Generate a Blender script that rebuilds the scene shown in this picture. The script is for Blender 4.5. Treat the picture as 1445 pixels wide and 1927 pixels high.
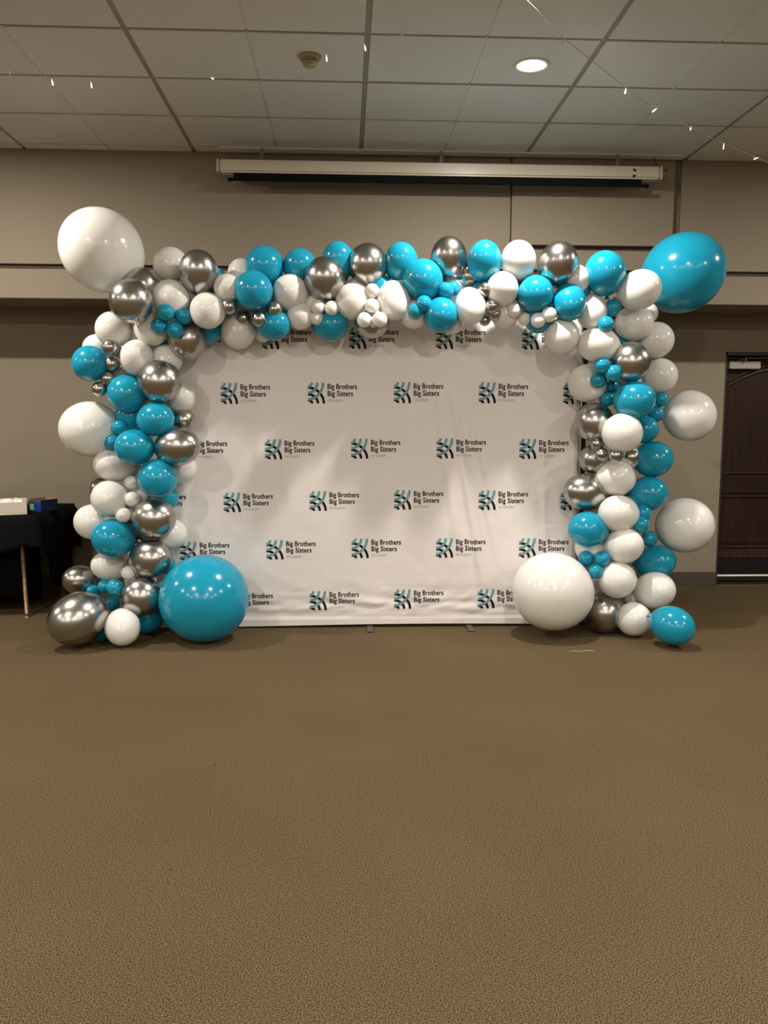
import bpy, bmesh, math, random
from mathutils import Vector, Matrix, noise
random.seed(7)
for o in list(bpy.data.objects): bpy.data.objects.remove(o, do_unlink=True)
SC = bpy.context.scene
COL = SC.collection
PI = math.pi

# ------------------------------------------------------------------ camera
FPX = 1570.2                       # focal length in pixels of the 1445 x 1927 frame
PITCH, YAW, ROLL = .112, .046, -.003
CAM = Vector((0, 0, 1.451))
K = 1.012                          # everything standing on the carpet is laid out at this scale
cy, sy = math.cos(YAW), math.sin(YAW)
FW = Vector((sy*math.cos(PITCH), cy*math.cos(PITCH), -math.sin(PITCH)))
_r = Vector((cy, -sy, 0)); _u = _r.cross(FW)
RT = _r*math.cos(ROLL) - _u*math.sin(ROLL)
UP = _r*math.sin(ROLL) + _u*math.cos(ROLL)
cam_data = bpy.data.cameras.new('camera'); cam = bpy.data.objects.new('camera', cam_data)
COL.objects.link(cam)
m = Matrix.Identity(4)
for i in range(3):
    m[i][0] = RT[i]; m[i][1] = UP[i]; m[i][2] = -FW[i]; m[i][3] = CAM[i]
cam.matrix_world = m
cam_data.sensor_fit = 'VERTICAL'; cam_data.sensor_height = 24
cam_data.lens = 24*FPX/1927
cam_data.clip_start = .05; cam_data.clip_end = 60
SC.camera = cam

# ------------------------------------------------------------------ world and exposure
w = bpy.data.worlds.new('world'); SC.world = w; w.use_nodes = True
w.node_tree.nodes['Background'].inputs[0].default_value = (.9, .85, .78, 1)
w.node_tree.nodes['Background'].inputs[1].default_value = 0.02
SC.view_settings.view_transform = 'Standard'; SC.view_settings.look = 'None'
SC.view_settings.gamma = 1; SC.view_settings.use_curve_mapping = False
SC.view_settings.exposure = 0.0
LAMP_W = 76.0
LAMP_COL = (1.0, .935, .845)
H = 3.390                          # ceiling height
LAMPS = [(x, y) for y in (4.814, 1.3, -2.2, -5.7) for x in (-6.2, -2.6, 1.03, 4.65)]

# ------------------------------------------------------------------ helpers
def ray(x, y): return FW*FPX + RT*(x-722.5) - UP*(y-963.5)
def at_y(x, y, Y):
    d = ray(x, y); return CAM + d*(Y/d.y)
def at_z(x, y, Z):
    d = ray(x, y); return CAM + d*((Z-CAM.z)/d.z)

def mat(name, col, rough=.6, metal=0, spec=.5, sss=0, emit=None, emit_s=0, alpha=1):
    M = bpy.data.materials.new(name); M.use_nodes = True
    b = M.node_tree.nodes['Principled BSDF']
    b.inputs['Base Color'].default_value = (*col, 1)
    b.inputs['Roughness'].default_value = rough
    b.inputs['Metallic'].default_value = metal
    b.inputs['Specular IOR Level'].default_value = spec
    if sss:
        b.inputs['Subsurface Weight'].default_value = sss
        b.inputs['Subsurface Radius'].default_value = (.05, .05, .05)
    if emit:
        b.inputs['Emission Color'].default_value = (*emit, 1)
        b.inputs['Emission Strength'].default_value = emit_s
    return M
def noisy(M, scale, c1, c2, bump=0, dist=.002, detail=3, stretch=(1, 1, 1), lo=.35, hi=.65, extra=None):
    nt = M.node_tree; b = nt.nodes['Principled BSDF']; L = nt.links
    tc = nt.nodes.new('ShaderNodeTexCoord'); mp = nt.nodes.new('ShaderNodeMapping')
    mp.inputs['Scale'].default_value = stretch
    n = nt.nodes.new('ShaderNodeTexNoise'); n.inputs['Scale'].default_value = scale; n.inputs['Detail'].default_value = detail
    r = nt.nodes.new('ShaderNodeValToRGB')
    r.color_ramp.elements[0].position = lo; r.color_ramp.elements[1].position = hi
    r.color_ramp.elements[0].color = (*c1, 1); r.color_ramp.elements[1].color = (*c2, 1)
    L.new(tc.outputs['Object'], mp.inputs[0]); L.new(mp.outputs[0], n.inputs['Vector'])
    L.new(n.outputs[0], r.inputs[0])
    out = r.outputs[0]
    if extra:                       # a slow second variation
        n2 = nt.nodes.new('ShaderNodeTexNoise'); n2.inputs['Scale'].default_value = extra[0]; n2.inputs['Detail'].default_value = 2
        L.new(mp.outputs[0], n2.inputs['Vector'])
        mx = nt.nodes.new('ShaderNodeMix'); mx.data_type = 'RGBA'; mx.blend_type = 'MULTIPLY'
        mx.inputs['Factor'].default_value = 1
        r2 = nt.nodes.new('ShaderNodeValToRGB')
        r2.color_ramp.elements[0].position = .3; r2.color_ramp.elements[1].position = .7
        r2.color_ramp.elements[0].color = (*extra[1], 1); r2.color_ramp.elements[1].color = (*extra[2], 1)
        L.new(n2.outputs[0], r2.inputs[0]); L.new(out, mx.inputs['A']); L.new(r2.outputs[0], mx.inputs['B'])
        out = mx.outputs['Result']
    L.new(out, b.inputs['Base Color'])
    if bump:
        bp = nt.nodes.new('ShaderNodeBump'); bp.inputs['Strength'].default_value = bump; bp.inputs['Distance'].default_value = dist
        L.new(n.outputs[0], bp.inputs['Height']); L.new(bp.outputs[0], b.inputs['Normal'])
    return M

M_wall = noisy(mat('beige_wall_paint', (.245, .203, .147), .7, spec=.3), 60, (.235, .195, .141), (.252, .209, .151), .15, .001)
M_back = mat('groove_dark', (.075, .060, .044), .85, spec=.1)  # groove backing, a much darker brown than the panels
M_floor = noisy(mat('brown_carpet', (.2, .15, .1), .95, spec=.1), 250, (.020, .012, .005), (.192, .137, .072), .25, .002, 6, lo=.37, hi=.63,
                extra=(1.1, (.90, .90, .90), (1.04, 1.04, 1.03)))
M_tile = noisy(mat('ceiling_tile_board', (.5, .47, .43), .9, spec=.1), 220, (.74, .73, .70), (.84, .83, .80), .3, .001)
M_tee = mat('painted_tee', (.36, .33, .28), .6)
M_base = mat('brown_baseboard', (.062, .048, .032), .6)
M_white_latex = mat('white_latex', (.79, .775, .735), .17, spec=.5, sss=.25)
M_teal_latex = mat('teal_latex', (.008, .29, .45), .17, spec=.5, sss=.12)
M_chrome = mat('silver_chrome_latex', (.47, .455, .435), .27, metal=1)
M_fabric = noisy(mat('backdrop_fabric', (.80, .76, .74), .85, spec=.15), 700, (.80, .75, .735), (.85, .80, .785), .12, .0006)
M_lteal = mat('print_teal', (.17, .35, .41), .85, spec=.1)
M_ldark = mat('print_black', (.022, .014, .016), .85, spec=.1)
M_lgrey = mat('print_grey', (.36, .40, .40), .85, spec=.1)
M_alu = mat('aluminium_tube', (.6, .6, .62), .35, metal=1)
M_black = mat('black_metal', (.02, .02, .02), .5)
M_steel = mat('dark_steel', (.07, .065, .055), .45, metal=.3)
M_cloth = mat('black_cloth', (.006, .006, .006), .95, spec=.05)
M_leg = noisy(mat('bronze_leg', (.25, .15, .07), .4, metal=.4), 30, (.20, .12, .055), (.32, .20, .10))
M_screenwhite = mat('cream_enamel', (.60, .53, .43), .28)
M_blackfab = mat('black_screen', (.005, .0055, .006), .8, spec=.1)
M_wood = noisy(mat('dark_oak', (.06, .03, .018), .5, spec=.2), 6, (.018, .0075, .004), (.028, .0115, .006), .15, .001, 5, (6, 6, .6))
M_wood2 = noisy(mat('dark_oak_moulding', (.09, .05, .028), .35), 6, (.024, .010, .0055), (.042, .019, .010), 0, 0, 4, (6, 6, .6))
M_kick = mat('kick_plate', (.008, .008, .008), .55, spec=.2)
M_silver = mat('satin_metal', (.55, .52, .46), .3, metal=1)
M_seal = mat('pale_sweep', (.85, .82, .72), .5)
M_closer = mat('grey_enamel', (.33, .29, .23), .5)
M_plastic = mat('aged_plastic', (.42, .34, .22), .5)
M_plastic_d = mat('dark_plastic', (.08, .06, .04), .5)
M_boxwhite = mat('white_card', (.62, .56, .46), .7)
M_paper = mat('tissue_paper', (.85, .80, .74), .8)
M_blue = mat('blue_card', (.010, .05, .25), .45)
M_navy = mat('navy_card', (.006, .015, .075), .45)
M_kraft = mat('kraft_card', (.33, .19, .09), .8)
M_green = mat('green_print', (.25, .50, .08), .5)
M_lens = mat('downlight_lens', (.9, .88, .8), .5, emit=(1, .90, .72), emit_s=9)
M_ring = mat('downlight_trim', (.75, .72, .66), .5)
M_wire = mat('clear_wire', (.62, .57, .48), .25)
M_bulb = mat('fairy_bulb', (.9, .85, .7), .3, emit=(1, .93, .78), emit_s=1.1)
M_bulb_off = mat('fairy_bulb_unlit', (.62, .58, .50), .3)
M_globe = mat('warm_globe', (.9, .8, .6), .4, emit=(1, .80, .56), emit_s=42)

def link(name, me, parent=None, mats=()):
    o = bpy.data.objects.new(name, me); COL.objects.link(o)
    if parent: o.parent = parent
    for k in mats: me.materials.append(k)
    return o
def tag(o, label=None, cat=None, group=None, kind=None):
    if label: o['label'] = label
    if cat: o['category'] = cat
    if group: o['group'] = group
    if kind: o['kind'] = kind
    return o
def empty(name, loc, label, cat, group=None):
    o = bpy.data.objects.new(name, None); COL.objects.link(o); o.location = loc; o.empty_display_size = .1
    return tag(o, label, cat, group)
def mesh(bm, name, smooth=False, recalc=False):
    me = bpy.data.meshes.new(name)
    if recalc: bmesh.ops.recalc_face_normals(bm, faces=bm.faces[:])
    bm.normal_update(); bm.to_mesh(me); bm.free()
    if smooth:
        for p in me.polygons: p.use_smooth = True
    return me
def add_box(bm, x0, x1, y0, y1, z0, z1, mi=0):
    v = [bm.verts.new(p) for p in ((x0,y0,z0),(x1,y0,z0),(x1,y1,z0),(x0,y1,z0),(x0,y0,z1),(x1,y0,z1),(x1,y1,z1),(x0,y1,z1))]
    for f in ((0,3,2,1),(4,5,6,7),(0,1,5,4),(1,2,6,5),(2,3,7,6),(3,0,4,7)):
        q = bm.faces.new([v[i] for i in f]); q.material_index = mi
    return v
def box(name, x0, x1, y0, y1, z0, z1, M, parent=None, bevel=0, off=(0,0,0)):
    bm = bmesh.new(); add_box(bm, x0-off[0], x1-off[0], y0-off[1], y1-off[1], z0-off[2], z1-off[2])
    if bevel: bmesh.ops.bevel(bm, geom=bm.edges[:], offset=bevel, segments=2, affect='EDGES')
    return link(name, mesh(bm, name), parent, [M])
def tube(bm, pts, r, n=10, mi=0, cap=True):
    pts = [Vector(p) for p in pts]; rings = []
    for i, p in enumerate(pts):
        d = (pts[min(i+1, len(pts)-1)] - pts[max(i-1, 0)]).normalized()
        a = d.cross(Vector((0, 0, 1)));
        if a.length < .05: a = d.cross(Vector((1, 0, 0)))
        a.normalize(); b = d.cross(a)
        rr = r[i] if isinstance(r, (list, tuple)) else r
        rings.append([bm.verts.new(p + a*rr*math.cos(t*2*PI/n) + b*rr*math.sin(t*2*PI/n)) for t in range(n)])
    for A, B in zip(rings, rings[1:]):
        for k in range(n):
            f = bm.faces.new((A[k], A[(k+1) % n], B[(k+1) % n], B[k])); f.smooth = True; f.material_index = mi
    if cap:
        bm.faces.new(rings[0]).material_index = mi; bm.faces.new(rings[-1][::-1]).material_index = mi
def lathe(bm, prof, n=32, c=(0, 0, 0), mi=0):
    rings = [[bm.verts.new((c[0]+r*math.cos(k*2*PI/n), c[1]+r*math.sin(k*2*PI/n), c[2]+z)) for k in range(n)] for r, z in prof]
    for A, B in zip(rings, rings[1:]):
        for k in range(n):
            f = bm.faces.new((A[k], A[(k+1) % n], B[(k+1) % n], B[k])); f.smooth = True; f.material_index = mi
    bm.faces.new(rings[0]).material_index = mi; bm.faces.new(rings[-1]).material_index = mi

# ------------------------------------------------------------------ structure
YF, YW = 6.431, 7.05               # face of the upper bulkhead, lower wall
ZS = 2.327                           # underside of the bulkhead
XL, XR, YB = -8, 8, -8.5
def S(o, label=None): return tag(o, label, kind='structure')
S(box('floor', XL, XR, YB, YW+1, -.1, 0, M_floor), 'brown low pile carpet across the whole hall')
DX0, DX1, DZ = 3.19*K, 4.16*K, 1.995*K
bm = bmesh.new()
add_box(bm, XL, DX0, YW, YW+.25, 0, 2.6); add_box(bm, DX1, XR, YW, YW+.25, 0, 2.6); add_box(bm, DX0, DX1, YW, YW+.25, DZ, 2.6)
add_box(bm, DX0-.1, DX1+.1, YW+.25, YW+.4, 0, 2.6)
S(link('wall_back', mesh(bm, 'wall_back'), None, [M_wall]), 'beige lower wall behind the balloons, shaded at its top')
S(box('wall_left', XL-.1, XL, YB, YW+.3, 0, H+.1, M_wall)); S(box('wall_right', XR, XR+.1, YB, YW+.3, 0, H+.1, M_wall))
S(box('wall_front', XL, XR, YB-.1, YB, 0, H+.1, M_wall))
# bulkhead: backing body with flat panels proud of it
up = S(box('wall_upper', XL, XR, YF+.034, YW+.2, ZS+.003, H+.06, M_wall), 'beige bulkhead of flat panels above the balloon arch')
GR0, GR1 = 2.539, 2.575
def panel(x0, x1, z0, z1, y=YF, t=.022, lab=None):
    o = box('panel', x0, x1, y, YF+t+.012, z0, z1, M_wall, up, .002)
    if lab: o['label'] = lab
    return o
bk = box('groove_backing', XL, XR, YF+.028, YF+.0335, 2.46, 2.82, M_back, up)
panel(XL, 1.238, GR1, H); panel(XL, XR, ZS, GR0)
panel(1.246, 2.478, 2.752, H-.01, YF-.022, lab='raised panel behind the end of the projector screen')
panel(1.246, 2.478, GR1, 2.719)
panel(2.538, XR, GR1, H)
# baseboards
S(box('baseboard_left', XL, DX0-.0, YW-.014, YW, 0, .125, M_base, bevel=.003))
S(box('baseboard_right', DX1, XR, YW-.014, YW, 0, .125, M_base, bevel=.003))
# ceiling: grid with tiles
X0, T = .1165, .61
ceil = S(box('ceiling', XL, XR, YB, YF+.02, H+.03, H+.12, M_tee), 'suspended ceiling of pale grey board tiles in a taupe grid')
YR = 4.486                          # a row line
xs = [X0 + 2*T*k for k in range(-7, 7)]
ys = [YR + T*k for k in range(-22, 4)]
bm = bmesh.new()
for x in xs: add_box(bm, x-.013, x+.013, YB, YF, H+.007, H+.028)
for y in ys: add_box(bm, XL, XR, y-.012, y+.012, H+.0075, H+.028)
tag(link('ceiling_grid', mesh(bm, 'ceiling_grid'), ceil, [M_tee]), 'taupe metal grid between the tiles', kind='stuff')
def tile_bm(bm, x0, x1, y0, y1, score=True):
    g = .006; xm = (x0+x1)/2
    if not score or x1-x0 < 1: add_box(bm, x0, x1, y0, y1, H, H+.018); return
    add_box(bm, x0, xm-g, y0, y1, H, H+.018); add_box(bm, xm+g, x1, y0, y1, H, H+.018)
    add_box(bm, xm-g, xm+g, y0, y1, H+.006, H+.018)
tm = {}
rest = bmesh.new()
for i, x in enumerate(xs):
    xa, xb = x+.0145, x+2*T-.0145
    for y in [ys[0]-T] + ys:
        ya, yb = y+.0135, min(y+T-.0135, YF)
        if xb > XR or yb-ya < .03: continue
        if y > 3.0 and -3.9 < xa < 4.0:
            d = round(yb-ya, 3)
            if d not in tm:
                b2 = bmesh.new(); tile_bm(b2, 0, xb-xa, 0, yb-ya)
                bmesh.ops.translate(b2, verts=b2.verts, vec=(0, 0, -H)); tm[d] = mesh(b2, 'ceiling_tile'); tm[d].materials.append(M_tile)
            o = bpy.data.objects.new('ceiling_tile', tm[d]); COL.objects.link(o); o.parent = ceil
            o.location = (xa, ya, H + random.uniform(-.0012, .0012))
        else: tile_bm(rest, xa, xb, max(ya, YB), yb)
tag(link('distant_ceiling_tiles', mesh(rest, 'distant_ceiling_tiles'), ceil, [M_tile]), kind='stuff')

# ------------------------------------------------------------------ lights
def downlight(x, y, label):
    e = empty('downlight', (x, y, H), label, 'ceiling light', 'recessed ceiling downlights')
    bm = bmesh.new(); lathe(bm, [(.074, -.001), (.090, -.0065), (.099, -.004), (.101, 0), (.074, .001)], 40)
    link('trim_ring', mesh(bm, 'trim_ring'), e, [M_ring])
    bm = bmesh.new(); lathe(bm, [(.001, -.002), (.074, -.002), (.074, .0), (.001, .0)], 40)
    link('lens', mesh(bm, 'lens'), e, [M_lens])
    ld = bpy.data.lights.new('lamp', 'AREA'); ld.shape = 'DISK'; ld.size = .12; ld.energy = LAMP_W; ld.color = LAMP_COL
    lo = bpy.data.objects.new('lamp', ld); COL.objects.link(lo); lo.parent = e; lo.location = (0, 0, -.012)
    return e
for i, (x, y) in enumerate(LAMPS):
    vis = (x, y) == (1.03, 4.814)
    downlight(x, y, 'lit round downlight in the ceiling above the right half of the arch' if vis else 'round downlight in the ceiling outside the picture')
for i in range(9):
    bm = bmesh.new(); bmesh.ops.create_uvsphere(bm, u_segments=16, v_segments=10, radius=.085)
    bmesh.ops.create_cone(bm, cap_ends=True, segments=8, radius1=.004, radius2=.004, depth=.5, matrix=Matrix.Translation((0, 0, .3)))
    o = link('pendant_globe', mesh(bm, 'pendant_globe', True), None, [M_globe]); o.location = (-4.6+1.15*i+.3*(i % 2), -3.4-.8*(i % 3), H-.55)
    tag(o, 'small warm globe pendant at the far end of the hall behind the camera', 'pendant lamp', 'warm pendants behind the camera')

# smoke detector
sd = empty('smoke_detector', (-.189, 4.76, H), 'round yellowed smoke detector on the ceiling left of centre', 'smoke detector')
bm = bmesh.new(); lathe(bm, [(.062, 0), (.062, -.012), (.056, -.018), (.020, -.018)], 32); link('mounting_base', mesh(bm, 'mounting_base'), sd, [M_plastic])
bm = bmesh.new(); lathe(bm, [(.035, -.018), (.035, -.032), (.010, -.032)], 32); link('sensor_slots', mesh(bm, 'sensor_slots'), sd, [M_plastic_d])
bm = bmesh.new(); lathe(bm, [(.044, -.024), (.046, -.029), (.036, -.029)], 32); lathe(bm, [(.040, -.033), (.036, -.050), (.018, -.056), (.001, -.056)], 32)
link('sensor_cap', mesh(bm, 'sensor_cap'), sd, [M_plastic])

# fairy light strings hung under the ceiling
def fairy(px, z, bulbs, wire_r, label, lit, sag=0):
    pts = [at_z(x, y, z) for x, y in px]
    e = empty('string_light', pts[0], label, 'string light')
    o0 = pts[0]
    bm = bmesh.new(); tube(bm, [p-o0 for p in pts], wire_r, 6); link('wire', mesh(bm, 'wire'), e, [M_wire])
    for k, (x, y, dx, dy) in enumerate(bulbs):
        p = at_z(x, y, z); a = p-o0; q = CAM + (ray(x+dx, y+dy)*((p-CAM).dot(FW)/FPX)) - o0
        bm = bmesh.new(); d = (q-a)
        tube(bm, [a, a+d*.25, a+d*.4, a+d*.9, a+d], [.0022, .0022, .0042, .0042, .002], 8)
        link('bulb', mesh(bm, 'bulb'), e, [M_bulb if lit(k) else M_bulb_off])
fairy([(985, -8), (1016, 22), (1062, 73), (1121, 120), (1178, 166), (1235, 205), (1300, 240), (1362, 271), (1423, 297), (1475, 318)], 3.197,
      [(1016, 22, 6, -9), (1062, 74, -4, 9), (1121, 120, 2, 2), (1178, 166, -2, 11), (1236, 204, -9, 7), (1300, 239, -1, 6), (1362, 270, -1, 11), (1427, 296, -9, 4)],
      .0024, 'fairy light string crossing the ceiling on the right side', lambda k: k > 2)
fairy([(-30, 138), (18, 132), (97, 149), (171, 154), (250, 156), (325, 153), (397, 146), (471, 135), (545, 112), (614, 103), (687, 84), (755, 60), (823, 34), (890, 4), (930, -20)], 3.237,
      [(18, 132, 2, 9), (97, 149, 3, 12), (171, 154, 2, 12), (325, 153, 4, 9), (397, 146, 5, 3), (471, 135, -1, 11), (545, 112, 0, 5), (614, 103, 1, 13), (686, 84, 2, 12), (755, 60, 2, 12)],
      .0006, 'thin fairy light string with small bulbs across the ceiling on the left', lambda k: k in (1, 2, 7, 8, 4))

# ------------------------------------------------------------------ projector screen
ps = empty('projector_screen', (.7, 6.25, 3.17), 'long cream projector screen housing rolled up under the ceiling', 'projector screen')
PO = (.7, 6.25, 3.17)
def pbox(name, x0, x1, y0, y1, z0, z1, M, bevel=.0, parent=None):
    return box(name, x0, x1, y0, y1, z0, z1, M, parent or ps, bevel, PO)
hs = pbox('housing', -.895, 2.29, 6.2, 6.30, 3.168, 3.257, M_screenwhite, .012)
pbox('end_cap', -.912, -.894, 6.197, 6.303, 3.165, 3.260, M_screenwhite, .006)
pbox('end_cap', 2.289, 2.306, 6.197, 6.303, 3.165, 3.260, M_screenwhite, .006)
pbox('rolled_fabric', -.795, 2.16, 6.225, 6.245, 3.130, 3.169, M_blackfab)
bm = bmesh.new(); tube(bm, [Vector((-.835, 6.235, 3.126))-Vector(PO), Vector((2.215, 6.235, 3.126))-Vector(PO)], .010, 12)
for x in (-.835, 2.19): tube(bm, [Vector((x, 6.235, 3.126))-Vector(PO), Vector((x+.025, 6.235, 3.126))-Vector(PO)], .0135, 12)
link('weight_bar', mesh(bm, 'weight_bar'), ps, [M_blackfab])
pbox('mounting_channel', -.905, 2.5, 6.30, 6.40, 3.362, 3.373, M_tile, .002)
for x in (-.6, .7, 2.0): pbox('hanger', x-.012, x+.012, 6.296, 6.302, 3.20, 3.365, M_wall)
bm = bmesh.new()
for (x, y, s) in ((1194, 320, 1), (1193, 331, -1)):
    p = at_y(x, y, 6.198)-Vector(PO)-Vector((0, 0, .017))
    f = bm.faces.new([bm.verts.new(p+Vector((a*.011, 0, b*.011*s))) for a, b in ((-1, -.6), (.9, -1), (1.2, .2), (0, .9), (-.9, .9))])
    r_ = bmesh.ops.extrude_face_region(bm, geom=[f]); bmesh.ops.translate(bm, verts=[v for v in r_['geom'] if isinstance(v, bmesh.types.BMVert)], vec=(0, -.0015, 0))
link('black_tape', mesh(bm, 'black_tape'), hs, [M_black]); 
bm = bmesh.new()
for loop in ([(1249, 318), (1254, 324), (1255, 316)], [(1231, 298), (1233, 304), (1237, 311)]):
    tube(bm, [at_y(x, y, 6.30 if loop[0][0] == 1249 else 6.28)-Vector(PO)-Vector((0, 0, .017)) for x, y in loop], .004, 6)
link('wire_hook', mesh(bm, 'wire_hook'), ps, [M_black])

ps.location.z += .017

# ------------------------------------------------------------------ door on the right
dr = tag(bpy.data.objects.new('door_1', None), 'dark oak door with an arched panel beside the right balloon column', kind='structure'); COL.objects.link(dr)
dr.location = (DX0, YW, 0); dr.scale = (K, K, K)
DX0, DX1, DZ = 3.19, 4.16, 1.995
DO = (DX0, YW, 0)
def dbox(name, x0, x1, y0, y1, z0, z1, M, bevel=0, parent=None): return box(name, x0, x1, y0, y1, z0, z1, M, parent or dr, bevel, DO)
YD = YW+.05
dbox('leaf', DX0+.004, DX1-.02, YD+.012, YD+.05, .095, DZ-.045, M_wood)
bm = bmesh.new(); add_box(bm, 0, .012, -.004, .14, 0, DZ); add_box(bm, .94, .97, -.004, .14, 0, DZ); add_box(bm, 0, .97, -.004, .14, DZ-.03, DZ)
link('frame', mesh(bm, 'frame'), dr, [M_black])
dbox('panel', DX0+.03, DX1-.05, YD+.004, YD+.012, .36, .76, M_wood, .003)
dbox('lock_rail', DX0+.023, DX1-.03, YD-.004, YD+.012, .80, .955, M_wood, .004)
dbox('moulding', DX0+.022, DX1-.03, YD-.012, YD+.010, .965, .985, M_wood2, .004)
dbox('moulding', DX0+.022, DX1-.03, YD-.012, YD+.010, .765, .785, M_wood2, .004)
dbox('moulding', DX0+.022, DX1-.03, YD-.012, YD+.010, .325, .345, M_wood2, .004)
dbox('bottom_rail', DX0+.022, DX1-.03, YD-.004, YD+.012, .235, .315, M_wood2, .003)
dbox('kick_plate', DX0+.010, DX1-.03, YD-.008, YD+.012, .095, .23, M_kick, .002)
dbox('door_sweep', DX0+.012, DX1-.03, YD-.014, YD+.010, .075, .090, M_seal, .003)
dbox('threshold', DX0+.0, DX1, YW-.02, YW+.12, 0, .012, M_silver, .003)
bm = bmesh.new()
for k, (r, off, yy) in enumerate(((.011, 0, .050), (.008, .035, .046))):
    pts = []
    for t in range(17):
        x = .02 + (.95-.02)*t/16; z = 1.705 + off + .155*math.sin(PI*t/16)
        pts.append((x, yy, z))
    tube(bm, pts, r, 8)
link('arched_moulding', mesh(bm, 'arched_moulding'), dr, [M_wood2])
clo = dbox('door_closer', DX0+.035, DX0+.30, YD-.055, YD+.010, 1.855, 1.918, M_closer, .004)
bm = bmesh.new(); tube(bm, [(.10, -.02, 1.925), (.16, -.03, 1.940), (.42, .0, 1.950)], .007, 8); tube(bm, [(.02, .0, 1.945), (.50, .0, 1.945)], .006, 8)
tube(bm, [(.155, -.03, 1.915), (.155, -.03, 1.955)], .011, 10)
link('closer_arm', mesh(bm, 'closer_arm'), dr, [M_steel])

# ------------------------------------------------------------------ printed backdrop
BX0, BX1, BY, BZ0, BZ1 = -1.493, 1.619, 5.698, .018, 2.34
def fab(x, z):
    """how far the cloth stands forward (towards the camera) of its plane"""
    u = (x-BX0)/(BX1-BX0)
    d = .010*noise.noise(Vector((x*1.1, 0, z*.9)))
    # long folds falling to the right of the middle
    for cx, sl, a, wd, z0, z1 in ((.82, -.17, .017, .030, .2, 1.75), (.93, -.21, .012, .026, .4, 1.7), (.70, -.14, .013, .04, .5, 1.8), (1.13, -.20, .009, .035, .3, 1.5),
                                 (-.42, -.05, .010, .05, .8, 1.9), (-.60, .02, .008, .05, .6, 1.5), (-1.10, .10, .010, .04, .3, 1.3), (.15, .04, .007, .06, 1., 1.9), (1.36, -.04, .008, .03, .1, 1.4)):
        c = cx + sl*(z-1.0)
        e = max(0, min(1, (z-z0)/.3))*max(0, min(1, (z1-z)/.3))
        d += a*e*math.exp(-((x-c)/wd)**2)*math.sin(((x-c)/wd)*1.1+.8)
    # creases along the bottom hem
    b = math.exp(-((z-.16)/.10)**2)
    d += b*(.011*noise.noise(Vector((x*3.2+z*5, 3.1, z*17))) + .006*noise.noise(Vector((x*9-z*12, 7, z*26))))
    d += .0016*noise.noise(Vector((x*14, 1.7, z*14)))
    if z < .075: d = d*.15 + .004
    elif z < .085: d -= .002
    # rolled edges around the frame tube
    for e_ in (x-BX0, BX1-x):
        if e_ < .03: d -= .03*(1-e_/.03)**2
        d += .006*math.exp(-((e_-.045)/.006)**2)
    return d
bd = empty('printed_backdrop', (0, BY, 0), 'white fabric step and repeat backdrop with teal and black logos inside the balloon arch', 'backdrop')
NX, NZ = 330, 200
vs, fs = [], []
for j in range(NZ+1):
    for i in range(NX+1):
        x = BX0+(BX1-BX0)*i/NX; z = BZ0+(BZ1-BZ0)*j/NZ + (.006*math.sin(x*2.1+.6) if j == 0 else 0)
        vs.append((x, -fab(x, z), z))
for j in range(NZ):
    for i in range(NX):
        a = j*(NX+1)+i; fs.append((a, a+1, a+NX+2, a+NX+1))
me = bpy.data.meshes.new('fabric'); me.from_pydata(vs, [], fs)
for p in me.polygons: p.use_smooth = True
fabric = link('fabric', me, bd, [M_fabric]); fabric['label'] = 'white printed fabric with soft folds'
bm = bmesh.new()
for x in (BX0+.03, BX1-.03): tube(bm, [(x, .045, .03), (x, .045, 2.32)], .016, 12)
for z in (.045, 2.31): tube(bm, [(BX0+.03, .045, z), (BX1-.03, .045, z)], .016, 12)
for x in (-.45, .58): tube(bm, [(x, .045, .045), (x, .045, 2.31)], .014, 12)
link('frame', mesh(bm, 'frame'), bd, [M_alu])
for fx in (-1.2, .165, .858):
    bm = bmesh.new(); add_box(bm, fx-.022, fx+.022, -.150, .30, .001, .013); bmesh.ops.bevel(bm, geom=bm.edges[:], offset=.003, segments=1, affect='EDGES')
    link('foot', mesh(bm, 'foot'), bd, [M_steel])

# the logo, drawn in units of 1/9.03 pixel of its enlargement: x right, y down, origin at the emblem's top left
def band(cx, cy_, rx, ry, w, dark, n=14):
    P = []
    for side in (-1, 1):
        row = []
        for k in range(n+1):
            t = k/n*PI/2
            x = cx+rx*math.cos(t); y = cy_+ry*math.sin(t)*(-1 if dark else 1)
            nx, ny = ry*math.cos(t), rx*math.sin(t)*(-1 if dark else 1); l = math.hypot(nx, ny)
            row.append((x+side*w/2*nx/l, y+side*w/2*ny/l))
        P.append(row)
    # slanted cut ends at the left edge
    P[1][-1] = (P[1][-1][0]+12, P[1][-1][1])
    return P
def strips():
    out = []
    for xj, yj in ((275, 82), (175, 190), (78, 288)): out.append((band(2, 340, xj, 340-yj, 42, True), 1))
    for xk, yk in ((68, 72), (165, 168), (264, 276)): out.append((band(2, 0, xk, yk, 42, False), 0))
    return out
LOGO = []                         # (list of quads, material, lift)
for (P, mi) in strips():
    quads = []
    for k in range(len(P[0])-1): quads.append([P[0][k], P[0][k+1], P[1][k+1], P[1][k]])
    LOGO.append((quads, mi))
def text_mesh(s, x, yb, width, cap, off, mi):
    c = bpy.data.curves.new('t', 'FONT'); c.body = s; c.offset = off; c.resolution_u = 2
    o = bpy.data.objects.new('t', c); COL.objects.link(o)
    bpy.context.view_layer.update()
    me = bpy.data.meshes.new_from_object(o.evaluated_get(bpy.context.evaluated_depsgraph_get()))
    bpy.data.objects.remove(o)
    xs_ = [v.co.x for v in me.vertices]
    x0, x1 = min(xs_), max(xs_); k = width/(x1-x0)
    capn = .634
    vsx = [((v.co.x-x0)*k+x, yb-v.co.y*cap/capn) for v in me.vertices]
    return vsx, [list(p.vertices) for p in me.polygons]
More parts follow.
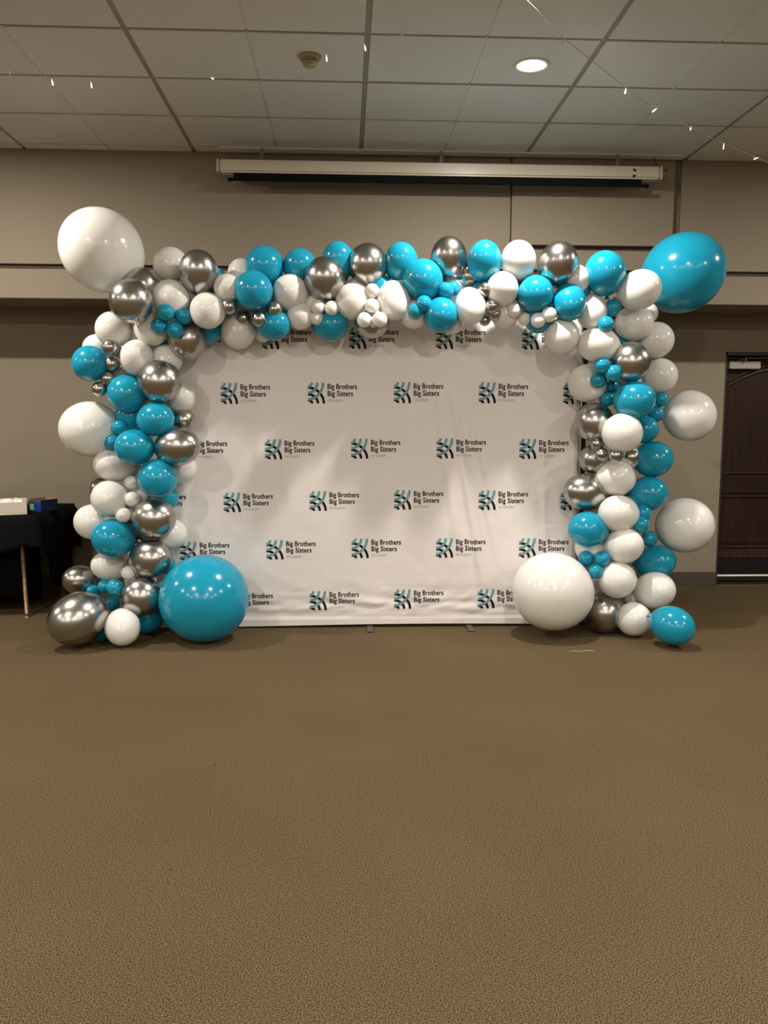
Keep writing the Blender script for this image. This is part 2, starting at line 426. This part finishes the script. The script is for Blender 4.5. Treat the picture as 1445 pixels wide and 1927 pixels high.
TXT = [(text_mesh('Big Brothers', 340, 104, 506, 78, .02, 1), 1), (text_mesh('Big Sisters', 342, 219, 434, 78, .02, 1), 1),
       (text_mesh('OF GUELPH', 343, 310, 256, 36, .002, 2), 2)]
ROWS = [  # top y, height, left x of each logo, in pixels
 (617.5, 39.5, [(329, 1), (492, 0), (656.5, -.5), (820, 0), (982, 1)]),
 (719.5, 39.5, [(414.5, 1), (578.5, .3), (740.5, -.5), (900.5, 0), (1059.5, 1.5)]),
 (825.5, 37.5, [(334, 2), (498, 1.3), (660, 0), (821, -.5), (977, .5)]),
 (922.8, 36.5, [(257, 5), (420, 4.3), (582, 1.7), (741, -.5), (900.5, .2), (1055, 1)]),
 (1013.2, 36.2, [(338, 6), (500.5, 3.3), (661, .6), (820.3, -.2), (976.5, 0)]),
 (1109.2, 35.8, [(420, 6), (582, 3.2), (741, 0), (898.5, -.3)]),
]
for top, hh, items in ROWS:
    for lx, dy in items:
        A = at_y(lx, top+dy, BY); B = at_y(lx+33*(hh/38), top+dy+hh, BY)
        sx = (at_y(lx+34, top+dy, BY).x-A.x)/300/34*33.2; sz = (A.z-B.z)/340
        ox, oz = A.x, A.z
        def place(bm, x, y, lift):
            X = ox+x*sx; Z = oz-y*sz
            return bm.verts.new((X-ox, -(fab(X, Z)+lift), Z-oz))
        bm = bmesh.new()
        for n_, (quads, mi) in enumerate(LOGO):
            for q in quads:
                f = bm.faces.new([place(bm, max(x, -4), min(max(y, 0), 340), .0012+.0004*n_) for x, y in q]); f.material_index = 0 if mi == 0 else 1
        o = link('logo', mesh(bm, 'logo'), bd, [M_lteal, M_ldark]); o.location = (ox, 0, oz)
        bm = bmesh.new()
        for (vx, fx_), mi in TXT:
            V = [place(bm, x, y, .0014) for x, y in vx]
            for f_ in fx_:
                try: bm.faces.new([V[i] for i in f_]).material_index = mi-1
                except ValueError: pass
        link('lettering', mesh(bm, 'lettering'), o, [M_ldark, M_lgrey])

# ------------------------------------------------------------------ balloons
# black pole frame that carries the garland
garland_stand = empty('garland_stand', (0, 5.77, 0), 'black metal pole frame mostly hidden behind the balloon garland', 'stand')
for px_ in (-1.40, 1.665):
    bm = bmesh.new(); tube(bm, [(px_, .03, .0), (px_, .03, 2.20)], .016, 10); link('pole', mesh(bm, 'pole'), garland_stand, [M_black])
bm = bmesh.new(); tube(bm, [(-1.40, .03, 2.20), (1.665, .03, 2.20)], .012, 10); link('crossbar', mesh(bm, 'crossbar'), garland_stand, [M_black])
for x in (-1.40, 1.665):
    bm = bmesh.new(); add_box(bm, x-.10, x+.10, -.02, .26, .001, .01); link('base_plate', mesh(bm, 'base_plate'), garland_stand, [M_black])

W, B_, S_ = 'white', 'teal', 'silver'
# pixel centre, half width, half height, colour, size ('b' big, 'm' medium, 's' small), options; listed from back to front
BL = [
 # --- unseen filler balloons, added to stop light shafts through the arch
*[(x, 545+(k % 2)*6, 27, 27, W if k % 2 else B_, 'm', dict(hid=1)) for k, x in enumerate(range(440, 1095, 46))],
 *[(x, 580, 23, 23, W, 'm', dict(hid=1)) for x in range(465, 1080, 46)],
 (270,745,27,27,W,'m',dict(hid=1)), (270,850,27,27,W,'m',dict(hid=1)),
 (262,965,27,27,W,'m',dict(hid=1)), (1180,720,27,27,W,'m',dict(hid=1)), (1175,860,27,27,W,'m',dict(hid=1)), (1180,960,27,27,W,'m',dict(hid=1)),
 # --- left column, back layer
 (262,628,30,30,W,'m'), (183,656,27,27,W,'m'), (318,640,25,25,B_,'m'), (230,700,22,22,W,'m'), (313,677,29,30,W,'m'),
 (340,748,29,29,W,'m'), (341,791,26,23,S_,'m'), (247,783,31,29,B_,'m'), (340,881,30,29,W,'m'), (190,920,20,22,S_,'m'),
 (170,807.5,52,57,W,'b',dict(ang=182,lab='large white balloon sticking out at the left of the left column')),
 (311,936,25,25,B_,'m'), (322,1005,28.5,30,W,'m'), (222,975,27,28,W,'m'), (262,1018,16,16,S_,'m'), (312,1063,18,18,B_,'m'),
 (265,1095,30,28,W,'m'), (275,1160,32,33,B_,'m',dict(fl=1)), (190,1185,23,21,B_,'m',dict(fl=1)),
 (192,471,75,80,W,'b',dict(ang=138,lab='large white balloon at the top left corner of the arch')),
 # left column middle and front
 (285,618,32,33,W,'m'), (214,620,33,35,W,'m'), (170.5,684,33.5,34.5,B_,'m'), (257,673.5,31,34,W,'m'),
 (239.5,741,37,36.5,B_,'m'), (215,875.5,38,31,W,'m'), (173,982,33,33,W,'m'), (206,1065,34,27.5,W,'m'),
 (207.5,653.6,15,16,S_,'s',dict(c='LA',pos='topmost')), (211.3,684.8,15,15,S_,'s',dict(c='LA',pos='second from the top')),
 (203.8,712.7,14.5,14.5,S_,'s',dict(c='LA',pos='third from the top')), (187,732,15,13,S_,'s',dict(c='LA',pos='lowest')),
 (301,718,41.5,39.5,S_,'m'), (292.5,789,35,32,B_,'m'), (226,804,15.5,15,B_,'s',dict(c='LB',pos='upper')), (211,832,14.5,15.5,B_,'s',dict(c='LB',pos='lower')),
 (333.5,841,43,36,S_,'m'), (253.5,842,37,34,B_,'m'), (247,908.6,13.5,14,W,'s',dict(c='LC',pos='topmost')), (266,930,13,13,W,'s',dict(c='LC',pos='half hidden')),
 (206.5,938,35,34,W,'m'), (248.7,939.7,14.5,14.5,W,'s',dict(c='LC',pos='middle')), (296,900.5,37,36,B_,'m'),
 (288.5,975.5,42.5,39,S_,'m'), (213,1013,40,36.5,B_,'m'), (231.5,969,15,14.7,W,'s',dict(c='LC',pos='lowest')),
 (283,1051.6,40,36.5,S_,'m'), (242,1078,14,13.5,W,'s',dict(lab='small white balloon beneath the lowest teal medium balloon of the left column')),
 (152,1092,34,28,S_,'m'), (177,1112,14,11,B_,'s',dict(c='LD',pos='leftmost')), (265,1122,39,37.5,S_,'m'),
 (198,1103,13.5,14,B_,'s',dict(c='LD',pos='second from the left')), (216,1105,16,15,B_,'s',dict(c='LD',pos='rightmost')),
 (147,1163.5,49,57,S_,'b',dict(ang=212,fl=1,lab='large egg shaped silver balloon lying on the carpet at the left end')),
 (211,1134.6,15,15,B_,'s',dict(c='LD',pos='lowest')),
 (230.5,1180,33,36,W,'m',dict(fl=1)), (384,1126,84,82,B_,'b',dict(fl=1,lab='huge teal balloon on the carpet covering the lower left of the backdrop')),
 # --- top left corner and garland
 (266,540,36,37,S_,'m'), (402,528,25,26,B_,'m'), (393,620,26,26,B_,'m'), (456,515,27,29,W,'m'),
 (321.5,499,33,34,W,'m'), (321.5,563,36,36,W,'m'), (246.5,567,42,40,S_,'m'), (351,637,36.5,39,S_,'m',dict(ang=280)),
 (373.7,513,37,42,S_,'m',dict(ang=95)), (428,542,26,26.5,W,'m'), (390.5,584.5,33.5,34,W,'m'),
 (298.7,613.4,15,15,B_,'s',dict(c='GA',pos='left')), (344.6,594.5,16,16,B_,'s',dict(c='GA',pos='right')),
 (312,588,15.7,17,B_,'s',dict(c='GA',pos='upper')), (329,620.5,15.7,16.5,B_,'s',dict(c='GA',pos='lowest')),
 (564,502,31.5,34,B_,'m'), (636,494,31,39,B_,'m',dict(ang=90)), (590,572,18,18,W,'m'), (495,625,19,18,W,'m'), (565,594,26,26,W,'m'),
 (448.6,623,34,32,W,'m'), (497.7,500.5,36.5,37.5,B_,'m'), (515,611,32.5,30,B_,'m'), (546,551,33,34.5,W,'m'), (476.5,547,36,37.5,B_,'m'),
 (431.3,575.8,15,15.5,S_,'s',dict(c='GB',pos='leftmost')), (458,598,14,15,S_,'s',dict(c='GB',pos='second from the left')),
 (487.6,600,14.5,15.5,S_,'s',dict(c='GB',pos='third from the left')), (516.7,581,15.5,15,S_,'s',dict(c='GB',pos='rightmost')),
 (622,611,34,31.5,B_,'m'), (664,567,34,34,W,'m'), (754.6,495,32,38.5,B_,'m',dict(ang=88)), (700,603,33,33,S_,'m'), (611,525,38,41,S_,'m',dict(ang=92)),
 (596.5,599,13,13,W,'s',dict(c='GC',pos='lowest')), (598,577.6,14,14,W,'s',dict(c='GC',pos='left')), (624,580,13.5,14,W,'s',dict(c='GC',pos='right')),
 (778,592,27,26,W,'m'), (850,606,22,24,W,'m'), (740,565.6,32,37,W,'m'), (692,499.8,37,41,S_,'m',dict(ang=88)),
 (703,606,10,10,W,'s',dict(c='GD',pos='hindmost')), (685.3,602,13.7,14.5,W,'s',dict(c='GD',pos='lower left')), (714.7,601.4,14,14.5,W,'s',dict(c='GD',pos='lower right')),
 (700,576,13.7,15,W,'s',dict(c='GD',pos='middle')), (700,547.4,14,13.8,W,'s',dict(c='GD',pos='topmost')),
 (885,522,26,26,S_,'m'), (845,488,35,42,S_,'m',dict(ang=92)), (911.5,493,32,40,B_,'m',dict(ang=88)), (795.5,526.5,38,38.5,B_,'m'),
 (830,593,32,33.5,B_,'m'), (782,585,14.5,14.5,B_,'s',dict(c='GE',pos='lower left')), (797.6,571,14.7,15.5,B_,'s',dict(c='GE',pos='upper left')),
 (853.5,544,14,15,B_,'s',dict(c='GE',pos='rightmost')), (839,547,15,16,B_,'s',dict(c='GE',pos='upper middle')),
 (950,592,26,26.5,W,'m'), (912,602.5,11,11,S_,'s',dict(c='GF',pos='lowest')), (930.6,590.5,13,13,S_,'s',dict(c='GF',pos='third from the top')),
 (884.5,576,29.5,35,W,'m'), (975.7,491,33,38,W,'m',dict(ang=92)), (944.7,545,31,33.5,W,'m'),
 (926,575,14.2,15,S_,'s',dict(c='GF',pos='second from the top')), (912.6,545.6,14.3,15,S_,'s',dict(c='GF',pos='topmost')),
 (1083,526,26,28,W,'m'), (1049,498,37,43,S_,'m',dict(ang=70)), (1038,577,20,22,B_,'m'), (1012,602,26,24,B_,'m'), (1057,632,33,33,W,'m'),
 (1113,586,29,33,W,'m'), (1071,568,31,35.5,B_,'m'), (1007.5,553,33,35,B_,'m'),
 (987.6,600.6,12.7,12.7,W,'s',dict(c='GG',pos='second from the left')), (967,584,13.5,14.3,W,'s',dict(c='GG',pos='leftmost')),
 (1012.5,602.6,13.7,14.3,W,'s',dict(c='GG',pos='third from the left')), (1032.8,592,14.5,14.5,W,'s',dict(c='GG',pos='rightmost')),
 (1138,514,38.5,41.5,B_,'m',dict(ang=95)),
 # --- right column
 (1284,514,73,79,B_,'b',dict(ang=30,lab='large teal balloon at the top right corner of the arch')),
 (1218,590,20,20,W,'m'), (1233,640,33.5,35,W,'m'), (1168,655,20,20,B_,'m'), (1241,707,33,33,W,'m'), (1297,782.6,49,47.5,W,'b',dict(lab='upper of two large white balloons sticking out right of the right column')),
 (1288,988.6,54,51.5,W,'b',dict(lab='lower of two large white balloons sticking out right of the right column')),
 (1126,649,40,33,W,'m'), (1193,608,36,33,W,'m'), (1202.7,545.4,41.5,37,W,'m',dict(ang=20)),
 (1152.6,579,15.5,17,B_,'s',dict(c='RA',pos='upper')), (1140,610.5,15.5,15.5,B_,'s',dict(c='RA',pos='lower')),
 (1185.5,681,39,37,S_,'m'), (1105.5,721,36.5,36,W,'m'),
 (1154,727,15.5,13,B_,'s',dict(c='RB',pos='second lowest')), (1142,750.6,15,14.5,B_,'s',dict(c='RB',pos='lowest')),
 (1126,715,16,15,B_,'s',dict(c='RB',pos='left')), (1133.4,687,15.5,15.5,B_,'s',dict(c='RB',pos='topmost')), (1154.3,702,15.5,15.5,B_,'s',dict(c='RB',pos='right')),
 (1234,779,15.5,15.5,B_,'s',dict(c='RC',pos='lower')), (1243.7,751,13.5,14.8,B_,'s',dict(c='RC',pos='upper')),
 (1210,808,28.5,26,B_,'m'), (1193,753,39,36,B_,'m'), (1118,864,28,28,S_,'m'), (1118,794,37,36.5,S_,'m'),
 (1228,864,37.5,34,B_,'m'), (1170.6,815,38.5,36.5,W,'m'), (1217,929,38.5,33,B_,'m'), (1103,926,43,35,S_,'m'), (1158.7,899.6,37.5,34,W,'m'),
 (1124,835,13.5,13.5,S_,'s',dict(c='RD',pos='topmost')), (1132,855,13,13,S_,'s',dict(c='RD',pos='second from the left')),
 (1189,860,14.5,12.5,S_,'s',dict(c='RD',pos='rightmost')), (1159.3,857,15,12.8,S_,'s',dict(c='RD',pos='third from the left')),
 (1208,966,18,17,B_,'m'), (1112,1030,30,30,W,'m'), (1107,996,38,33.5,B_,'m'), (1163.8,966,38,34,W,'m'),
 (1206,987,14.5,16,B_,'s',dict(c='RE',pos='upper')), (1232,1057,39,31.5,B_,'m'), (1221.5,1013,15.5,14.5,B_,'s',dict(c='RE',pos='lower')),
 (1173.4,1027,37,33.5,W,'m'), (1130,1105,22,22,W,'m'), (1190,1125,18,18,W,'m'), (1137,1153,39,38.5,S_,'m',dict(fl=1)), (1161.5,1091,36,34,W,'m'),
 (1040.5,1113,76.5,73.5,W,'b',dict(fl=1,lab='huge white balloon on the carpet at the lower right of the backdrop')),
 (1103,1050.5,15,14.5,B_,'s',dict(c='RF',pos='upper left')), (1133.3,1051,15,14.7,B_,'s',dict(c='RF',pos='upper right')), (1121,1075,14.5,14,B_,'s',dict(c='RF',pos='lowest')),
 (1230.5,1111,39.5,35,W,'m'), (1265,1177,36,42,B_,'m',dict(ang=-28,fl=1)), (1192,1165,31.5,33,W,'m',dict(fl=1)),
]
CL = {'LA': ('four small silver balloons', 'beside the upper left teal balloon'), 'LB': ('two small teal balloons', 'at the left edge of the left column'),
 'LC': ('four small white balloons', 'halfway down the left column'), 'LD': ('four small teal balloons', 'near the foot of the left column'),
 'GA': ('four small teal balloons', 'at the top left corner of the arch'), 'GB': ('four small silver balloons', 'along the left of the garland'),
 'GC': ('three small white balloons', 'under the garland, left of centre'), 'GD': ('five small white balloons', 'in the middle of the garland'),
 'GE': ('four small teal balloons', 'right of the garland middle'), 'GF': ('four small silver balloons', 'along the garland, right of centre'),
 'GG': ('four small white balloons', 'under the right of the garland'), 'RA': ('two small teal balloons', 'at the top right corner'),
 'RB': ('five small teal balloons', 'high on the right column'), 'RC': ('two small teal balloons', 'beside the upper right large white balloon'),
 'RD': ('four small silver balloons', 'crossing the right column'), 'RE': ('two small teal balloons', 'beside the lower right large white balloon'),
 'RF': ('three small teal balloons', 'low on the right column')}

# balloon mesh: tip at +Z, knot at -Z, unit radius; body pear grows towards the neck
def balloon_mesh(name, pear, neck, M, n=40, mrows=30):
    prof = []
    for k in range(mrows+1):
        t = .0005 + (PI-.0005-.12)*k/mrows
        z = math.cos(t); s = math.sin(t)
        s *= 1 - pear*max(0, -z)**1.5
        if z < 0: z *= 1 + pear*.5
        prof.append((s, z))
    r0, z0 = prof[-1]
    prof += [(neck*1.1, z0-.035), (neck*.62, z0-.07), (neck*1.15, z0-.10), (neck*.8, z0-.13), (neck*1.5, z0-.18), (neck*1.3, z0-.185)]
    bm = bmesh.new(); lathe(bm, prof, n)
    me = mesh(bm, name, True, True); me.materials.append(M); return me
MATS = {W: M_white_latex, B_: M_teal_latex, S_: M_chrome}
BM = {(c, s): balloon_mesh('balloon', {'b': .06, 'm': .10, 's': .05}[s], {'b': .05, 'm': .08, 's': .13}[s], MATS[c],
      *({'b': (56, 40), 'm': (40, 30), 's': (28, 20)}[s])) for c in MATS for s in 'bms'}
SPINE = [(245, 1160), (262, 900), (270, 640), (340, 570), (500, 560), (950, 550), (1120, 570), (1170, 640), (1165, 900), (1170, 1160)]
def spine_dir(x, y):
    best = None
    for (ax, ay), (bx, by) in zip(SPINE, SPINE[1:]):
        t = max(0, min(1, ((x-ax)*(bx-ax)+(y-ay)*(by-ay))/((bx-ax)**2+(by-ay)**2)))
        qx, qy = ax+t*(bx-ax), ay+t*(by-ay); d = math.hypot(x-qx, y-qy)
        if best is None or d < best[0]: best = (d, x-qx, qy-y)
    return best
placed = []
def radius(i, Y):
    x, y, rx, ry = BL[i][:4]; p = at_y(x, y, Y); dep = (p-CAM).dot(FW)
    return p, (rx+ry)/2*dep/FPX
def clash(i, p, R, tol):
    worst = 0
    for (j, pj, Rj) in placed:
        d = (p-pj).length; t_ = tol
        if BL[i][1] < 640 and 375 < BL[i][0] < 1100: t_ = .70        # the garland is pressed tightly together
        if len(BL[j]) > 6 and BL[j][6].get('hid') or len(BL[i]) > 6 and BL[i][6].get('hid'): t_ = .48
        g = t_*(R+Rj)-d
        if g > worst: worst = g
    return worst
def order_bad(i, Y):
    for (j, pj, Rj) in placed:
        d = math.hypot(BL[i][0]-BL[j][0], BL[i][1]-BL[j][1])
        if d < ((BL[i][2]+BL[i][3])/2+(BL[j][2]+BL[j][3])/2)*.97:
            if j < i and Y > pj.y-.01: return True
            if j > i and Y < pj.y+.01: return True
    return False
idx = [i for i, b in enumerate(BL) if len(b) > 6 and b[6].get('fl')]
for i in idx:                       # balloons that stand on the carpet
    lo, hi = 4.0, 6.0
    for _ in range(40):
        mid = (lo+hi)/2; p, R = radius(i, mid)
        rz = R*BL[i][3]*2/(BL[i][2]+BL[i][3])*.99
        if p.z-rz > 0: lo = mid     # too high: stands further away
        else: hi = mid
    # below the horizon a nearer point is higher; clamp before the backdrop
    Y = (lo+hi)/2; p, R = radius(i, Y)
    lim = BY-.02-R
    if Y > lim and 270 < BL[i][0] < 1100: Y = lim
    if BL[i][0] < 270: Y = min(Y, 5.52)
    p, R = radius(i, Y); placed.append((i, p, R))
for i, b in enumerate(BL):
    if i in idx: continue
    x, y = b[0], b[1]
    best = None
    over = 262 < x+b[2] and x-b[2] < 1100
    _, R0 = radius(i, 5.4)
    if len(b) > 6 and b[6].get('hid'): over = True
    Y = (BY-.018-R0) if over else (5.60 if b[5] != 'b' else 5.62)
    while Y > 4.55:
        p, R = radius(i, Y)
        ob = order_bad(i, Y); g = clash(i, p, R, .80)
        if p.z-R < .003: g += (.003-p.z+R)*4
        cost = g + (1 if ob else 0) + (5.5-Y)*.12
        if best is None or cost < best[0]-1e-9: best = (cost, Y, p, R)
        if g <= 0 and not ob: break
        Y -= .006
    placed.append((i, best[2], best[3]))
pos = {i: (p, R) for i, p, R in placed}
for a in range(len(placed)):
    for b in range(a):
        i, p, R = placed[a]; j, q, Q = placed[b]; g = 1-(p-q).length/(R+Q)
        if g > .12: print('CLASH %.2f' % g, BL[i][:6], BL[j][:6], round(p.y, 2), round(q.y, 2))

ORD = ['topmost', 'second', 'third', 'fourth', 'fifth', 'sixth', 'seventh', 'eighth', 'ninth', 'tenth', 'eleventh', 'twelfth', 'thirteenth', 'fourteenth',
       'fifteenth', 'sixteenth', 'seventeenth', 'eighteenth', 'nineteenth', 'twentieth', 'twenty-first', 'twenty-second']
def section(b):
    if b[0] < 372 and not (b[0] > 352 and b[1] < 600): return 'L'
    if b[0] > 1095: return 'R'
    return 'G'
ranks = {}
for sec in 'LGR':
    for c in MATS:
        ii = [i for i, b in enumerate(BL) if b[5] == 'm' and not (len(b) > 6 and b[6].get('hid')) and section(b) == sec and b[4] == c]
        ii.sort(key=lambda i: BL[i][0] if sec == 'G' else BL[i][1])
        for r_, i in enumerate(ii): ranks[i] = (sec, r_, len(ii))
def neighbour(i):
    b = BL[i]; best = None
    for j, q in enumerate(BL):
        if j == i or q[5] == 's' or q[4] == b[4]: continue
        d = math.hypot(b[0]-q[0], b[1]-q[1])
        if best is None or d < best[0]: best = (d, q)
    q = best[1]; dx, dy = b[0]-q[0], b[1]-q[1]
    w_ = ('right of' if dx > 0 else 'left of') if abs(dx) > abs(dy) else ('below' if dy > 0 else 'above')
    return w_ + ' a ' + q[4] + ' one'
made = {}
for i, b in enumerate(BL):
    x, y, rx, ry, c, s = b[:6]; op = b[6] if len(b) > 6 else {}
    p, R = pos[i]
    k = R/((rx+ry)/2)               # metres per pixel at the balloon
    d, dx, dy = spine_dir(x, y)
    if 'ang' in op:
        a = math.radians(op['ang']); im = (math.cos(a), math.sin(a)); l, a_ = max(rx, ry), min(rx, ry)
    elif abs(rx-ry) > 2.2:
        if rx > ry: im = (1 if dx >= 0 else -1, .12)
        else: im = (.1, 1 if dy >= 0 else -1)
        l, a_ = max(rx, ry), min(rx, ry)
    else:
        n_ = max(d, 1e-3); im = (dx/n_, dy/n_); l, a_ = (rx+ry)/2*1.01, (rx+ry)/2*.995
    n_ = math.hypot(*im); im = (im[0]/n_, im[1]/n_)
    phi = math.radians(38 if 'ang' not in op else 22)
    if s == 's': phi = math.radians(62)
    V = (CAM-p).normalized()
    ax = (RT*im[0]+UP*im[1]); ax = (ax - V*ax.dot(V)).normalized()
    axis = (ax*math.cos(phi)+V*math.sin(phi)).normalized()
    if op.get('fl'): axis = (axis + Vector((0, 0, .1))).normalized()
    Lm = math.sqrt(max((a_*math.cos(phi))**2*.94, l*l-(a_*math.sin(phi))**2))/math.cos(phi)
    o = bpy.data.objects.new('balloon', BM[(c, s)]); COL.objects.link(o)
    q = axis.to_track_quat('Z', 'Y')
    o.matrix_world = Matrix.Translation(p) @ q.to_matrix().to_4x4() @ Matrix.Diagonal((a_*k, a_*k, Lm*k, 1))
    o['category'] = 'balloon'
    if 'lab' in op: o['label'] = op['lab']
    elif 'hid' in op: o['label'] = '%s filler balloon added unseen inside the garland to block light, %s' % (c, neighbour(i))
    elif 'c' in op:
        a1, a2 = CL[op['c']]
        o['label'] = '%s of %s %s' % (op['pos'], a1, a2)
    else:
        sec, r_, n = ranks[i]
        if sec == 'G': o['label'] = '%s medium %s balloon from the left along the garland, %s' % (ORD[r_] if r_ else 'first', c, neighbour(i))
        else: o['label'] = '%s medium %s balloon from the top of the %s column, %s' % (ORD[r_] if r_ else 'first', c, 'left' if sec == 'L' else 'right', neighbour(i))
    o['group'] = {'b': 'large balloons', 'm': 'medium %s balloons' % c, 's': 'small %s cluster balloons' % c}[s]

# ------------------------------------------------------------------ table at the left with boxes
tb = empty('folding_table', (-3.0, 6.35, 0), 'folding table with brown metal legs at the left edge under black cloth', 'table')
TO = (-3.0, 6.35, 0)
def tbx(name, *a, M=None, bevel=0): return box(name, *a, M, tb, bevel, TO)
TX0, TX1, TY0, TY1, TZ = -4.05, -2.19, 5.95, 6.80, .735
tb.scale = (K, K, K); tb.location = Vector(TO)*K
tbx('tabletop', TX0, TX1, TY0, TY1, TZ-.03, TZ, M=M_kraft, bevel=.004)
for (tx, ty, bx, by) in ((-2.32, 6.02, -2.294, 5.996), (-2.27, 6.74, -2.29, 6.755), (-3.95, 6.02, -3.97, 5.99), (-3.95, 6.74, -3.97, 6.76)):
    bm = bmesh.new(); tube(bm, [Vector((tx, ty, TZ-.03))-Vector(TO), Vector((bx, by, .02))-Vector(TO)], .0135, 12)
    tube(bm, [Vector((bx, by, .03))-Vector(TO), Vector((bx, by, .0))-Vector(TO)], .017, 12)
    link('leg', mesh(bm, 'leg'), tb, [M_leg])
# cloth: top sheet with a skirt all round; the fall of each edge varies
def cloth_edge(n=96):
    P = []
    for k in range(n):
        s = k/n*4; e = int(s); f = s-e
        if e == 0: x, y, nx, ny = TX0+(TX1-TX0)*f, TY0, 0, -1
        elif e == 1: x, y, nx, ny = TX1, TY0+(TY1-TY0)*f, 1, 0
        elif e == 2: x, y, nx, ny = TX1-(TX1-TX0)*f, TY1, 0, 1
        else: x, y, nx, ny = TX0, TY1-(TY1-TY0)*f, -1, 0
        P.append((x, y, nx, ny, e, f))
    return P
bm = bmesh.new(); P = cloth_edge(); rings = []
for lv in range(7):
    ring = []
    for k, (x, y, nx, ny, e, f) in enumerate(P):
        if e == 0: drop = .26 + .03*math.sin(f*18) - (0 if f < .93 else (f-.93)*1.0)
        elif e == 1: drop = .22+.34*min(1, f/.22) if f < .22 else (.56 if f < .62 else max(.13, .56-(f-.62)*1.35))
        else: drop = .35
        t = lv/6; wv = .012*math.sin(k*1.3)*t
        o_ = (.012 + .035*t**.7 + wv) + (.03*t if e == 1 and f > .85 else 0)
        if lv == 0: o_ = 0
        # corner flare
        cxn, cyn = nx, ny
        if f < .02: 
            pe = P[k-1]; cxn, cyn = (nx+pe[2])*.8, (ny+pe[3])*.8
        ring.append(bm.verts.new((x+cxn*o_-TO[0], y+cyn*o_-TO[1], TZ+.006 - (drop*t if lv else 0) - (.006 if lv else 0))))
    rings.append(ring)
for A, B in zip(rings, rings[1:]):
    for k in range(len(A)): bm.faces.new((A[k], B[k], B[(k+1) % len(A)], A[(k+1) % len(A)]))
bm.faces.new(rings[0])
cl = link('tablecloth', mesh(bm, 'tablecloth', True), None, [M_cloth]); cl.location = Vector(TO)*K; cl.scale = (K, K, K)
md = cl.modifiers.new('thickness', 'SOLIDIFY'); md.thickness = .004; md.offset = 1
tag(cl, 'black cloth draped over the folding table, its corner hanging at the right', 'tablecloth')
bm = bmesh.new(); A, B2 = [], []
path = [(-3.9, 6.10)]+[(-3.9+1.54*t/24, 6.10+.012*math.sin(t*1.7)) for t in range(1, 25)]+[(-2.345+.010*math.sin(t*2.1), 6.12+.33*t/8) for t in range(1, 9)]
for (x, y) in path:
    A.append(bm.verts.new((x-TO[0], y-TO[1], TZ-.04))); B2.append(bm.verts.new((x-TO[0]+.01, y-TO[1], .10+.02*math.sin(x*9+y*7))))
for k in range(len(A)-1): bm.faces.new((A[k], B2[k], B2[k+1], A[k+1]))
ic = link('under_drape', mesh(bm, 'under_drape', True), cl, [M_cloth]); md = ic.modifiers.new('thickness', 'SOLIDIFY'); md.thickness = .004

# white open carton with tissue
TT = TZ+.012
WO = Vector((-2.262, 6.00, TT))     # its front right corner
wb = empty('white_carton', WO*K, 'low open white carton with tissue on the black table', 'box')
wb.scale = (K, K, K); wb.rotation_euler = (0, 0, math.radians(20))
def wbx(name, x0, x1, y0, y1, z0, z1): return box(name, x0, x1, y0, y1, z0, z1, M_boxwhite, wb)
wbx('side_panel', -.54, 0, 0, .005, .003, .088); wbx('side_panel', -.54, 0, .345, .35, .003, .088)
wbx('side_panel', -.54, -.535, .005, .345, .003, .088); wbx('side_panel', -.005, 0, .005, .345, .003, .088); wbx('bottom', -.54, 0, 0, .35, 0, .003)
bm = bmesh.new(); prev = None
for j in range(15):
    row = []
    for i in range(29):
        x = -.36+.33*i/28; y = .03+.28*j/14
        row.append(bm.verts.new((x, y, .074+.034*noise.noise(Vector((x*20, y*20, 2)))+.014*noise.noise(Vector((x*60, y*60, 5))))))
    if prev:
        for i in range(28): bm.faces.new((prev[i], prev[i+1], row[i+1], row[i]))
    prev = row
tp = link('tissue', mesh(bm, 'tissue'), None, [M_paper]); tp.location = WO*K; tp.scale = (K, K, K); tp.rotation_euler = (0, 0, math.radians(20))
md = tp.modifiers.new('thickness', 'SOLIDIFY'); md.thickness = .002
tag(tp, 'crumpled white tissue lying in the open white carton', 'tissue paper')
# blue display carton
bb = empty('blue_carton', (-2.222, 6.158, TT), 'open blue carton with a green mark beside the white carton', 'box')
bb.location *= K; bb.scale = (K, K, K); bb.rotation_euler = (0, 0, math.radians(64))
O3 = (0, 0, 0)
def bbx(name, x0, x1, y0, y1, z0, z1, M, parent=None): return box(name, x0, x1, y0, y1, z0, z1, M, parent or bb, 0, O3)
bbx('side_panel', 0, .16, -.004, 0, 0, .084, M_navy); bbx('side_panel', 0, .16, .110, .114, 0, .092, M_kraft)
fp = bbx('side_panel', -.004, 0, -.004, .114, 0, .074, M_blue); bbx('side_panel', .156, .16, 0, .110, 0, .092, M_kraft)
bbx('bottom', 0, .156, 0, .110, 0, .004, M_kraft)
bbx('green_mark', -.0055, -.004, .062, .100, .012, .056, M_green, fp)

# thread on the carpet
pts = [at_z(x, y, .004) for x, y in ((1071, 1226), (1080, 1224.5), (1090, 1226), (1102, 1224.5), (1110, 1224), (1118, 1225))]
bm = bmesh.new(); tube(bm, [q-pts[0] for q in pts], .0014, 6); o = link('thread', mesh(bm, 'thread'), None, [M_wire]); o.location = pts[0]
tag(o, 'short pale thread lying on the carpet in front of the right column', 'thread')

for k, (x, y, lab) in enumerate(((403, 1439, 'dark crumb on the open carpet, nearest the balloons'), (316, 1659, 'dark crumb on the carpet low at the left, the nearer of two'), (322, 1636, 'dark crumb on the carpet low at the left, the farther of two'))):
    bm = bmesh.new(); bmesh.ops.create_icosphere(bm, subdivisions=1, radius=.003)
    for v in bm.verts: v.co *= random.uniform(.7, 1.2)
    o = link('crumb', mesh(bm, 'crumb'), None, [M_black]); o.location = at_z(x, y, .003)
    tag(o, lab, 'crumb', 'crumbs on the carpet')
